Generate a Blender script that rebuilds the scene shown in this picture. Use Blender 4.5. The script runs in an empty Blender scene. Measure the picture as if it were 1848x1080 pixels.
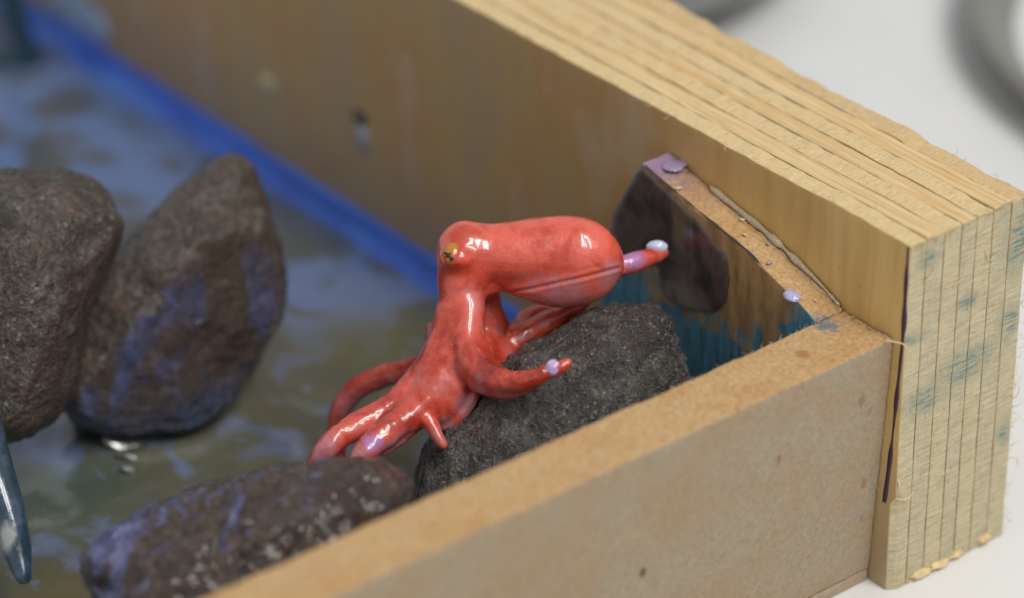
import bpy, bmesh, math, random
import numpy as np
from mathutils import Vector, Matrix

# ------------------------------------------------------------------ camera, world, lights (1 unit = 1 cm)
S = bpy.context.scene
S.unit_settings.scale_length = 0.01
COL = S.collection
FPX = 6000.0                                   # focal length in pixels of a 1848-wide frame
PITCH, YAW, ROLL = math.radians(30.71), math.radians(38.37), math.radians(-0.57)
_r = np.array([math.cos(YAW), -math.sin(YAW), 0.0])
FW = np.array([math.sin(YAW) * math.cos(PITCH), math.cos(YAW) * math.cos(PITCH), -math.sin(PITCH)])
_u = np.cross(_r, FW)
CR = math.cos(ROLL) * _r + math.sin(ROLL) * _u
CU = -math.sin(ROLL) * _r + math.cos(ROLL) * _u
WALL_H = 5.9


def ray(px, py):
    return CR * (px - 924) / FPX - CU * (py - 540) / FPX + FW


CAM = np.array([0, 0, WALL_H]) - ray(1644, 444) * 46.0


def P(px, py, d):
    """world point seen at a photo pixel, d cm in front of the lens"""
    return CAM + ray(px, py) * d


def at(px, py, axis, val):
    """world point seen at a photo pixel on the plane axis = val"""
    d = ray(px, py)
    return CAM + d * (val - CAM[axis]) / d[axis]


cd = bpy.data.cameras.new('camera')
cam = bpy.data.objects.new('camera', cd)
COL.objects.link(cam)
M = Matrix(((CR[0], CU[0], -FW[0], CAM[0]), (CR[1], CU[1], -FW[1], CAM[1]), (CR[2], CU[2], -FW[2], CAM[2]), (0, 0, 0, 1)))
cam.matrix_world = M
cd.sensor_width = 36.0
cd.lens = FPX / 1848 * 36.0
cd.clip_start, cd.clip_end = 1.0, 2000.0
cd.dof.use_dof = True
cd.dof.focus_distance = 47.9
cd.dof.aperture_fstop = cd.lens * 1e-3 / 1.35   # lens opening about 13.5 mm
S.camera = cam

W = bpy.data.worlds.new('World')
S.world = W
W.use_nodes = True
W.node_tree.nodes['Background'].inputs[0].default_value = (0.93, 0.96, 1.0, 1)
W.node_tree.nodes['Background'].inputs[1].default_value = 0.46


def area(name, loc, target, sx, sy, power, col, roll=0.0):
    l = bpy.data.lights.new(name, 'AREA')
    l.shape = 'RECTANGLE'
    l.size, l.size_y, l.energy, l.color = sx, sy, power, col
    o = bpy.data.objects.new(name, l)
    COL.objects.link(o)
    o.location = loc
    q = (Vector(target) - Vector(loc)).to_track_quat('-Z', 'Y')
    o.rotation_euler = (q.to_matrix() @ Matrix.Rotation(roll, 3, 'Z')).to_euler()
    return o


TGT = (-3, 4, 3)
# two ceiling tubes behind and above the photographer
for k, off in enumerate((-17, 17)):
    area('ceiling_light', (TGT[0] + 8 + off * 0.75, TGT[1] - 82 + off * -0.6, 128), TGT, 13, 95, 92000, (1.0, 0.975, 0.93), math.radians(-35))

S.view_settings.view_transform = 'Standard'
S.view_settings.look = 'None'
S.view_settings.exposure = 0.0
S.view_settings.gamma = 1.0
S.render.engine = 'CYCLES'
S.cycles.use_denoising = True
S.cycles.max_bounces = 8
S.cycles.caustics_reflective = False
S.cycles.caustics_refractive = False

rng = random.Random(7)


# ------------------------------------------------------------------ numpy noise
def _hash(ix, iy, iz, seed):
    h = (ix.astype(np.int64) * 374761393 + iy.astype(np.int64) * 668265263 + iz.astype(np.int64) * 2147483647 + seed * 974634777) & 0xffffffff
    h = ((h ^ (h >> 13)) * 1274126177) & 0xffffffff
    h = ((h ^ (h >> 16)) * 2246822519) & 0xffffffff
    h = h ^ (h >> 15)
    return (h & 0xffff) / 32767.5 - 1.0


def vnoise(p, freq=1.0, seed=0):
    q = np.asarray(p, float) * freq
    i = np.floor(q)
    t = q - i
    t = t * t * t * (t * (t * 6 - 15) + 10)
    i = i.astype(np.int64)
    out = 0
    for dx in (0, 1):
        for dy in (0, 1):
            for dz in (0, 1):
                w = (t[..., 0] if dx else 1 - t[..., 0]) * (t[..., 1] if dy else 1 - t[..., 1]) * (t[..., 2] if dz else 1 - t[..., 2])
                out = out + w * _hash(i[..., 0] + dx, i[..., 1] + dy, i[..., 2] + dz, seed)
    return out


def fbm(p, freq=1.0, octv=4, seed=0, gain=0.5):
    a, s = 1.0, 0
    for k in range(octv):
        s = s + a * vnoise(p, freq * 2 ** k, seed + k * 17)
        a *= gain
    return s


# ------------------------------------------------------------------ object helpers
def link(name, verts, faces, mats, parent=None, smooth=True, midx=None, loc=None):
    """one mesh object; verts are world coordinates"""
    v = np.asarray(verts, float)
    me = bpy.data.meshes.new(name)
    base = np.array(loc, float) if loc is not None else (np.array(parent.matrix_world.translation) if parent else np.zeros(3))
    if parent is not None:
        org = WORLD[parent.name] if parent.name in WORLD else np.zeros(3)
        base = org
    me.from_pydata((v - base).tolist(), [], [tuple(int(q) for q in f) for f in faces] if not isinstance(faces, np.ndarray) else faces.tolist())
    o = bpy.data.objects.new(name, me)
    COL.objects.link(o)
    for m in (mats if isinstance(mats, (list, tuple)) else [mats]):
        me.materials.append(m)
    if midx is not None:
        me.polygons.foreach_set('material_index', np.asarray(midx, np.int32))
    if smooth:
        me.polygons.foreach_set('use_smooth', np.ones(len(me.polygons), bool))
    me.update()
    if parent is not None:
        o.parent = parent
        WORLD[o.name] = base
    else:
        o.location = base
        WORLD[o.name] = base
    return o


WORLD = {}


def empty(name, loc, parent=None):
    o = bpy.data.objects.new(name, None)
    o.empty_display_size = 0.5
    COL.objects.link(o)
    loc = np.array(loc, float)
    if parent is not None:
        o.parent = parent
        o.location = loc - WORLD[parent.name]
    else:
        o.location = loc
    WORLD[o.name] = loc
    return o


def tag(o, label, cat, group=None):
    o['label'] = label
    o['category'] = cat
    if group:
        o['group'] = group
    return o


def edge_coords(a, b, r, n):
    e = [0, 0.3 * r, 0.65 * r, r]
    mid = np.linspace(a + r, b - r, n + 1)[1:-1]
    return np.array([a + q for q in e] + list(mid) + [b - q for q in e[::-1]])


def round_box(x, y, z, r, n=(4, 4, 4), amp=0.0, freq=4.0, seed=0, octv=3):
    """grid box with rounded, slightly uneven edges; returns verts, quads and the unwarped side index of every quad"""
    X, Y, Z = edge_coords(*x, r, n[0]), edge_coords(*y, r, n[1]), edge_coords(*z, r, n[2])
    verts, faces, side = [], [], []
    base = 0

    def sheet(A, B, fn, sid, flip):
        nonlocal base
        a, b = np.meshgrid(A, B, indexing='ij')
        verts.append(fn(a, b).reshape(-1, 3))
        na, nb = len(A), len(B)
        idx = base + np.arange(na * nb).reshape(na, nb)
        q = np.stack([idx[:-1, :-1], idx[1:, :-1], idx[1:, 1:], idx[:-1, 1:]], -1).reshape(-1, 4)
        faces.append(q[:, ::-1] if flip else q)
        side.append(np.full(len(q), sid))
        base += na * nb
    full = np.full_like
    for sid, val, flip in ((0, x[0], True), (1, x[1], False)):
        sheet(Y, Z, lambda a, b: np.stack([full(a, val), a, b], -1), sid, flip)
    for sid, val, flip in ((2, y[0], False), (3, y[1], True)):
        sheet(X, Z, lambda a, b: np.stack([a, full(a, val), b], -1), sid, flip)
    for sid, val, flip in ((4, z[0], True), (5, z[1], False)):
        sheet(X, Y, lambda a, b: np.stack([a, b, full(a, val)], -1), sid, flip)
    v = np.concatenate(verts)
    f = np.concatenate(faces)
    s = np.concatenate(side)
    # weld
    key = np.round(v, 5)
    uq, first, inv = np.unique(key, axis=0, return_index=True, return_inverse=True)
    v = v[first]
    f = inv.reshape(-1)[f]
    lo = np.array([x[0] + r, y[0] + r, z[0] + r])
    hi = np.array([x[1] - r, y[1] - r, z[1] - r])
    q = np.clip(v, lo, hi)
    d = v - q
    L = np.linalg.norm(d, axis=1, keepdims=True) + 1e-9
    nrm = d / L
    v = q + nrm * r
    if amp:
        v = v + nrm * (fbm(v, freq, octv, seed) * amp)[:, None]
    return v, f, s


def catmull(pts, n=6):
    pts = np.asarray(pts, float)
    p = np.vstack([2 * pts[0] - pts[1], pts, 2 * pts[-1] - pts[-2]])
    out = []
    for i in range(1, len(p) - 2):
        for t in np.arange(n) / n:
            a, b, c, d = p[i - 1], p[i], p[i + 1], p[i + 2]
            out.append(0.5 * (2 * b + (c - a) * t + (2 * a - 5 * b + 4 * c - d) * t * t + (3 * b - a - 3 * c + d) * t ** 3))
    out.append(pts[-1])
    return np.array(out)


def tube(path, rad, sides=12, closed_ends=True):
    path = np.asarray(path, float)
    rad = np.asarray(rad, float)
    v, f = [], []
    n = len(path)
    tan = np.gradient(path, axis=0)
    tan /= np.linalg.norm(tan, axis=1, keepdims=True)
    ref = np.array([0.31, 0.2, 0.93])
    for i in range(n):
        a = np.cross(tan[i], ref)
        a /= np.linalg.norm(a)
        b = np.cross(tan[i], a)
        for k in range(sides):
            t = 2 * math.pi * k / sides
            v.append(path[i] + rad[i] * (math.cos(t) * a + math.sin(t) * b))
    for i in range(n - 1):
        for k in range(sides):
            k2 = (k + 1) % sides
            f.append((i * sides + k, i * sides + k2, (i + 1) * sides + k2, (i + 1) * sides + k))
    if closed_ends:
        v.append(path[0] - tan[0] * rad[0] * 0.6)
        v.append(path[-1] + tan[-1] * rad[-1] * 0.6)
        for k in range(sides):
            k2 = (k + 1) % sides
            f.append((len(v) - 2, k2, k))
            f.append((len(v) - 1, (n - 1) * sides + k, (n - 1) * sides + k2))
    return np.array(v), f


def ico(sub):
    bm = bmesh.new()
    bmesh.ops.create_icosphere(bm, subdivisions=sub, radius=1.0)
    v = np.array([q.co[:] for q in bm.verts])
    f = np.array([[q.index for q in t.verts] for t in bm.faces])
    bm.free()
    return v, f


ICO = {k: ico(k) for k in (2, 3, 4, 6)}


def blob(c, radii, axes=None, sub=3, amp=0.0, freq=3.0, seed=0):
    v, f = ICO[sub]
    v = v.copy()
    if amp:
        v = v * (1 + amp * fbm(v, freq, 3, seed))[:, None]
    A = np.eye(3) if axes is None else np.array(axes)
    return np.array(c) + (v * np.array(radii)) @ A, f


# ------------------------------------------------------------------ node helper
class Mat:
    def __init__(s, name):
        s.m = bpy.data.materials.new(name)
        s.m.use_nodes = True
        s.t = s.m.node_tree
        s.b = s.t.nodes['Principled BSDF']
        s.geo = s.t.nodes.new('ShaderNodeNewGeometry')
        s.pos = s.geo.outputs['Position']

    def put(s, sock, v):
        if hasattr(v, 'is_linked') or isinstance(v, bpy.types.NodeSocket):
            s.t.links.new(v, sock)
        else:
            if isinstance(v, tuple) and len(v) == 3 and sock.type == 'RGBA':
                v = (*v, 1)
            sock.default_value = v

    def new(s, typ, **kw):
        n = s.t.nodes.new(typ)
        for k, v in kw.items():
            setattr(n, k, v)
        return n

    def scl(s, xyz, off=(0, 0, 0), src=None):
        n = s.new('ShaderNodeMapping')
        s.put(n.inputs[0], src or s.pos)
        n.inputs['Scale'].default_value = xyz
        n.inputs['Location'].default_value = off
        return n.outputs[0]

    def noise(s, scale, vec=None, detail=4, rough=0.55, dist=0.0):
        n = s.new('ShaderNodeTexNoise')
        s.put(n.inputs['Vector'], vec or s.pos)
        n.inputs['Scale'].default_value = scale
        n.inputs['Detail'].default_value = detail
        n.inputs['Roughness'].default_value = rough
        n.inputs['Distortion'].default_value = dist
        return n.outputs[0]

    def voro(s, scale, vec=None, feat='F1', out=0, rand=1.0):
        n = s.new('ShaderNodeTexVoronoi', feature=feat)
        s.put(n.inputs['Vector'], vec or s.pos)
        n.inputs['Scale'].default_value = scale
        n.inputs['Randomness'].default_value = rand
        return n.outputs[out]

    def ramp(s, fac, stops, interp='LINEAR'):
        n = s.new('ShaderNodeValToRGB')
        s.put(n.inputs[0], fac)
        cr = n.color_ramp
        cr.interpolation = interp
        while len(cr.elements) < len(stops):
            cr.elements.new(0.5)
        for e, (p, c) in zip(cr.elements, stops):
            e.position = p
            e.color = (c, c, c, 1) if isinstance(c, (int, float)) else (*c, 1)
        return n.outputs[0]

    def step(s, v, a, b):
        n = s.new('ShaderNodeMapRange', interpolation_type='SMOOTHSTEP')
        s.put(n.inputs[0], v)
        n.inputs[1].default_value, n.inputs[2].default_value = a, b
        return n.outputs[0]

    def mix(s, fac, a, b, mode='MIX'):
        n = s.new('ShaderNodeMix', data_type='RGBA', blend_type=mode)
        s.put(n.inputs[0], fac)
        s.put(n.inputs[6], a)
        s.put(n.inputs[7], b)
        return n.outputs[2]

    def ma(s, op, a, b=0.0):
        n = s.new('ShaderNodeMath', operation=op)
        s.put(n.inputs[0], a)
        s.put(n.inputs[1], b)
        return n.outputs[0]

    def xyz(s, src=None):
        n = s.new('ShaderNodeSeparateXYZ')
        s.put(n.inputs[0], src or s.pos)
        return n.outputs

    def near(s, c, rad, soft=0.5, warp=None, stretch=(1, 1, 1)):
        """1 inside an ellipsoid about c, ragged by warp"""
        v = s.new('ShaderNodeVectorMath', operation='SUBTRACT')
        s.put(v.inputs[0], s.pos)
        v.inputs[1].default_value = tuple(c)
        m = s.new('ShaderNodeVectorMath', operation='MULTIPLY')
        s.put(m.inputs[0], v.outputs[0])
        m.inputs[1].default_value = tuple(q / rad for q in stretch)
        l = s.new('ShaderNodeVectorMath', operation='LENGTH')
        s.put(l.inputs[0], m.outputs[0])
        d = l.outputs['Value']
        if warp is not None:
            d = s.ma('ADD', d, warp)
        return s.ma('SUBTRACT', 1.0, s.step(d, 1 - soft, 1 + soft * 0.2))

    def bump(s, h, strength=0.3, dist=0.05, nrm=None):
        n = s.new('ShaderNodeBump')
        s.put(n.inputs['Height'], h)
        n.inputs['Strength'].default_value = strength
        n.inputs['Distance'].default_value = dist
        if nrm is not None:
            s.put(n.inputs['Normal'], nrm)
        return n.outputs[0]

    def done(s, col=None, rough=None, nrm=None, **kw):
        if col is not None:
            s.put(s.b.inputs['Base Color'], col)
        if rough is not None:
            s.put(s.b.inputs['Roughness'], rough)
        if nrm is not None:
            s.put(s.b.inputs['Normal'], nrm)
        for k, v in kw.items():
            s.put(s.b.inputs[k.replace('_', ' ')], v)
        return s.m


# ------------------------------------------------------------------ materials
def mat_plain(name, col, rough=0.5, **kw):
    m = Mat(name)
    n = m.noise(9, detail=3)
    c = m.mix(m.step(n, 0.3, 0.7), tuple(q * 0.88 for q in col), tuple(min(1, q * 1.08) for q in col))
    return m.done(c, rough, **kw)


def mat_table():
    m = Mat('white_laminate')
    c = m.mix(m.step(m.noise(0.25, detail=3), 0.35, 0.65), (0.70, 0.705, 0.71), (0.74, 0.74, 0.725))
    c = m.mix(m.step(m.noise(18, detail=2), 0.70, 0.74), c, (0.55, 0.53, 0.48))
    return m.done(c, 0.55, m.bump(m.noise(30), 0.05, 0.01))


def mat_ply(name, cross, tint):
    m = Mat(name)
    nx, ny, nz = m.xyz(m.geo.outputs['True Normal'])
    # top: fibres run along y on the long plies, fuzzy end grain on the cross plies
    if cross:
        g = m.noise(1, m.scl((7, 26, 14)), 6, 0.75)
        g2 = m.noise(1, m.scl((5, 9, 5)), 3, 0.6)
        top = m.ramp(g, [(0.28, (0.40, 0.29, 0.14)), (0.44, (0.64, 0.49, 0.27)), (0.64, (0.78, 0.62, 0.37))])
        top = m.mix(m.step(g2, 0.45, 0.75), top, (0.72, 0.52, 0.25))
    else:
        g = m.noise(1, m.scl((16, 0.55, 9)), 5, 0.65, 0.4)
        g2 = m.noise(1, m.scl((6, 0.28, 4)), 3, 0.6)
        top = m.ramp(g, [(0.30, (0.51, 0.33, 0.14)), (0.50, (0.70, 0.505, 0.26)), (0.72, (0.78, 0.61, 0.36))])
        top = m.mix(m.step(g2, 0.52, 0.70), top, (0.66, 0.40, 0.15))
    top = m.mix(1.0, top, tint, 'MULTIPLY')
    # sawn end: streaks left slanting by the blade, greyish
    px, py, pz = m.xyz()
    rot = m.new('ShaderNodeMapping')
    m.put(rot.inputs[0], m.pos)
    rot.inputs['Rotation'].default_value = (0, math.radians(-28), 0)
    rot.inputs['Scale'].default_value = (1.6, 1.6, 13)
    s1 = m.noise(1.6, rot.outputs[0], 5, 0.7)
    s2 = m.noise(1, m.scl((30, 30, 2.2)), 5, 0.7)
    end = m.ramp(s1, [(0.28, (0.34, 0.28, 0.17)), (0.5, (0.52, 0.445, 0.28)), (0.72, (0.68, 0.59, 0.39))])
    end = m.mix(m.ma('MULTIPLY', m.step(s2, 0.45, 0.72), 0.75), end, (0.37, 0.335, 0.27) if not cross else (0.66, 0.53, 0.31))
    warp = m.ma('MULTIPLY', m.ma('SUBTRACT', m.noise(3.5, detail=5, rough=0.7), 0.5), 2.2)
    stain = None
    for c, r, st in (((0.12, 0, 4.33), 0.42, (1, .5, 3.2)), ((1.25, 0, 3.45), 0.85, (1, .5, 2.2)), ((0.5, 0, 3.2), 0.6, (1, .5, 1.7)),
                     ((2.25, 0, 5.2), 0.6, (1.2, .5, .8)), ((2.15, 0, 3.9), 0.5, (1.6, .5, 1.2)), ((0.35, 0, 5.55), 0.3, (1, .5, 1.5)),
                     ((1.2, 0, 4.55), 0.4, (1, .5, 2.5)), ((2.2, 0, 1.9), 0.35, (1.5, .5, 1))):
        q = m.near(c, r, 0.9, warp, st)
        stain = q if stain is None else m.ma('MAXIMUM', stain, q)
    stain = m.ma('MULTIPLY', stain, m.step(s1, 0.40, 0.60))
    end = m.mix(m.ma('MULTIPLY', stain, 0.85), end, (0.045, 0.165, 0.185))
    # inner face: varnished, darker brown further in and low down
    f1 = m.noise(1, m.scl((3, 2.6, 0.22)), 5, 0.6, 0.5)
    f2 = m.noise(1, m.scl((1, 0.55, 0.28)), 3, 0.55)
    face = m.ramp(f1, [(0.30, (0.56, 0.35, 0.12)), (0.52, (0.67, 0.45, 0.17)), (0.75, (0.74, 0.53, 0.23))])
    wet = m.ramp(f2, [(0.33, (0.40, 0.28, 0.17)), (0.46, (0.46, 0.305, 0.12)), (0.58, (0.49, 0.27, 0.105)), (0.70, (0.52, 0.385, 0.24))])  # deeper brown tones for the far part of the wall
    tonem = m.step(m.ma('ADD', py, m.ma('MULTIPLY', m.ma('SUBTRACT', f1, 0.5), 4.0)), 2.6, 6.6)
    face = m.mix(m.ma('MULTIPLY', tonem, 0.85), face, wet)
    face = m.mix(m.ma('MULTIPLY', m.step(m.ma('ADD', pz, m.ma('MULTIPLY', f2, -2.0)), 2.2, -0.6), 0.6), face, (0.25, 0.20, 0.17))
    dots = m.step(m.noise(7, detail=2), 0.70, 0.76)
    face = m.mix(m.ma('MULTIPLY', dots, 0.35), face, (0.22, 0.13, 0.07))
    mi = m.step(nx, -0.55, -0.8)
    me_ = m.step(ny, -0.55, -0.8)
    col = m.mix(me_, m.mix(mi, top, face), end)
    h = m.ma('ADD', m.ma('MULTIPLY', g, 0.7), m.ma('MULTIPLY', m.ma('MULTIPLY', s1, me_), 0.9))
    rough = m.mix(mi, (0.75,) * 3, (0.42,) * 3)
    hh = m.ma('MULTIPLY', h, m.ma('SUBTRACT', 1.0, m.ma('MULTIPLY', mi, 0.85)))
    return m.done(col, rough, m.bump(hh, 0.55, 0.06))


def mat_mdf_cut():
    m = Mat('mdf_cut_edge')
    n = m.noise(16, detail=6, rough=0.75)
    n2 = m.noise(1.6, detail=3)
    fib = m.noise(1, m.scl((7, 40, 40)), 4, 0.7)
    c = m.ramp(n, [(0.30, (0.35, 0.205, 0.092)), (0.48, (0.53, 0.335, 0.155)), (0.66, (0.66, 0.455, 0.245))])
    c = m.mix(m.step(n2, 0.42, 0.68), c, m.mix(1.0, c, (0.95, 0.87, 0.76), 'MULTIPLY'))
    c = m.mix(m.ma('MULTIPLY', m.step(fib, 0.60, 0.72), 0.5), c, (0.30, 0.16, 0.07))
    # flecks of blue paint by the inner corner, a rust brown stain on the front rail
    w = m.ma('MULTIPLY', m.ma('SUBTRACT', m.noise(9, detail=5, rough=0.7), 0.5), 4.2)
    c = m.mix(m.ma('MULTIPLY', m.near((-0.5, 1.12, 4.3), 0.24, 0.8, w), 0.75), c, (0.05, 0.14, 0.27))
    w2 = m.ma('MULTIPLY', m.ma('SUBTRACT', m.noise(7, detail=3), 0.5), 1.2)
    c = m.mix(m.ma('MULTIPLY', m.near((-1.30, 0.72, 4.3), 0.12, 0.5, w2, (0.9, 0.9, 1)), 0.75), c, (0.36, 0.15, 0.05))
    c = m.mix(m.ma('MULTIPLY', m.near((-0.75, 0.45, 4.3), 0.06, 0.6, w2, (0.8, 1.2, 1)), 0.5), c, (0.36, 0.18, 0.08))
    wv_ = m.ma('MULTIPLY', m.ma('SUBTRACT', m.noise(4, detail=4), 0.5), 1.6)
    c = m.mix(m.ma('MULTIPLY', m.near((-0.3, 5.0, 5.25), 0.75, 0.8, wv_, (1, 1, 1)), 0.85), c, (0.27, 0.18, 0.34))
    c = m.mix(m.ma('MULTIPLY', m.near((-0.3, 4.2, 5.05), 0.7, 0.9, wv_, (1, 1, 1)), 0.45), c, (0.30, 0.15, 0.09))
    # grime where the wing meets the plywood
    px, py, pz = m.xyz()
    g = m.ma('MULTIPLY', m.step(px, -0.20, -0.02), m.step(m.noise(14, detail=4), 0.5, 0.62))
    c = m.mix(m.ma('MULTIPLY', g, 0.8), c, (0.10, 0.075, 0.05))
    return m.done(c, 0.8, m.bump(n, 0.6, 0.05))


def mat_mdf_face():
    m = Mat('mdf_face')
    n = m.noise(13, detail=6, rough=0.7)
    n2 = m.noise(0.9, detail=4)
    c = m.ramp(n, [(0.28, (0.265, 0.205, 0.135)), (0.5, (0.325, 0.257, 0.172)), (0.72, (0.385, 0.31, 0.215))])
    c = m.mix(m.step(n2, 0.40, 0.62), c, m.mix(1.0, c, (1.02, 0.92, 0.82), 'MULTIPLY'))
    fl = m.step(m.noise(1, m.scl((10, 10, 24)), 3, 0.5), 0.70, 0.74)
    c = m.mix(m.ma('MULTIPLY', fl, 0.45), c, (0.28, 0.16, 0.08))
    for ang, th in ((35, 0.66), (-50, 0.67), (80, 0.68)):
        mp = m.new('ShaderNodeMapping')
        m.put(mp.inputs[0], m.pos)
        mp.inputs['Rotation'].default_value = (0, math.radians(ang), 0)
        mp.inputs['Scale'].default_value = (4, 4, 42)
        hair = m.step(m.noise(1, mp.outputs[0], 3, 0.5), th, th + 0.06)
        c = m.mix(m.ma('MULTIPLY', hair, 0.35), c, (0.46, 0.375, 0.265) if ang != -50 else (0.21, 0.15, 0.09))
    li = m.step(m.noise(1, m.scl((26, 26, 5)), 3, 0.5), 0.68, 0.75)
    c = m.mix(m.ma('MULTIPLY', li, 0.4), c, (0.44, 0.36, 0.27))
    for (x, z, r, col) in ((-4.55, 2.25, 0.07, (0.07, 0.045, 0.03)), (-0.55, 3.45, 0.08, (0.25, 0.15, 0.09)), (-0.35, 3.2, 0.05, (0.20, 0.19, 0.18)), (-0.28, 1.25, 0.06, (0.20, 0.195, 0.19)), (-2.1, 3.1, 0.06, (0.25, 0.13, 0.06)), (-0.32, 1.9, 0.07, (0.30, 0.15, 0.08))):
        w = m.ma('MULTIPLY', m.ma('SUBTRACT', m.noise(20, detail=3), 0.5), 1.4)
        c = m.mix(m.ma('MULTIPLY', m.near((x, 0.3, z), r, 0.5, w, (1, .1, .6)), 0.85), c, col)
    return m.done(c, 0.72, m.bump(n, 0.25, 0.03))


def mat_wing_inner():
    m = Mat('brushed_blue_paint')
    px, py, pz = m.xyz()
    st = m.ma('ADD', m.ma('MULTIPLY', m.noise(1, m.scl((1, 1.7, 1.3)), 4, 0.6, 1.2), 0.75), m.ma('MULTIPLY', m.noise(1, m.scl((1, 8, 1.0)), 4, 0.6, 0.8), 0.25))
    f1 = m.noise(1, m.scl((2, 5, 1.2)), 4, 0.6)
    raw = m.ramp(f1, [(0.30, (0.27, 0.15, 0.06)), (0.5, (0.42, 0.25, 0.10)), (0.7, (0.52, 0.35, 0.17))])
    blue = m.ramp(m.noise(1, m.scl((2, 9, 1.5)), 4, 0.6), [(0.3, (0.025, 0.11, 0.20)), (0.5, (0.055, 0.26, 0.39)), (0.75, (0.11, 0.36, 0.47))])
    h = m.ma('ADD', pz, m.ma('MULTIPLY', m.ma('SUBTRACT', st, 0.5), 3.4))
    h = m.ma('SUBTRACT', h, m.ma('MULTIPLY', m.step(py, 2.3, 1.5), 1.35))
    msk = m.step(h, 3.75, 3.05)
    c = m.mix(m.ma('MULTIPLY', msk, 0.93), raw, blue)
    return m.done(c, 0.4, m.bump(st, 0.3, 0.04))


def mat_dark_patch():
    m = Mat('dark_varnish')
    n = m.noise(1, m.scl((2, 1.6, 1.0)), 4, 0.6, 0.6)
    n2 = m.noise(1.5, detail=3, dist=0.8)
    c = m.ramp(n, [(0.30, (0.018, 0.016, 0.020)), (0.44, (0.06, 0.043, 0.043)), (0.56, (0.12, 0.085, 0.07)), (0.70, (0.03, 0.032, 0.042))])
    px, py, pz = m.xyz()
    w = m.ma('MULTIPLY', m.ma('SUBTRACT', n2, 0.5), 1.2)
    c = m.mix(m.ma('MULTIPLY', m.near((-0.6, 4.0, 3.3), 0.62, 0.6, w, (1, 0.9, 1.0)), 0.95), c, (0.27, 0.235, 0.19))
    c = m.mix(m.ma('MULTIPLY', m.near((-0.6, 4.25, 3.35), 0.2, 0.7, w, (1, 2.0, 0.8)), 0.6), c, (0.10, 0.08, 0.055))
    c = m.mix(m.ma('MULTIPLY', m.near((-0.6, 4.15, 4.6), 0.35, 0.7, w, (1, 1.8, 0.6)), 0.7), c, (0.21, 0.14, 0.075))
    return m.done(c, 0.3, m.bump(n2, 0.4, 0.1), Coat_Weight=0.4, Coat_Roughness=0.15)


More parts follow.
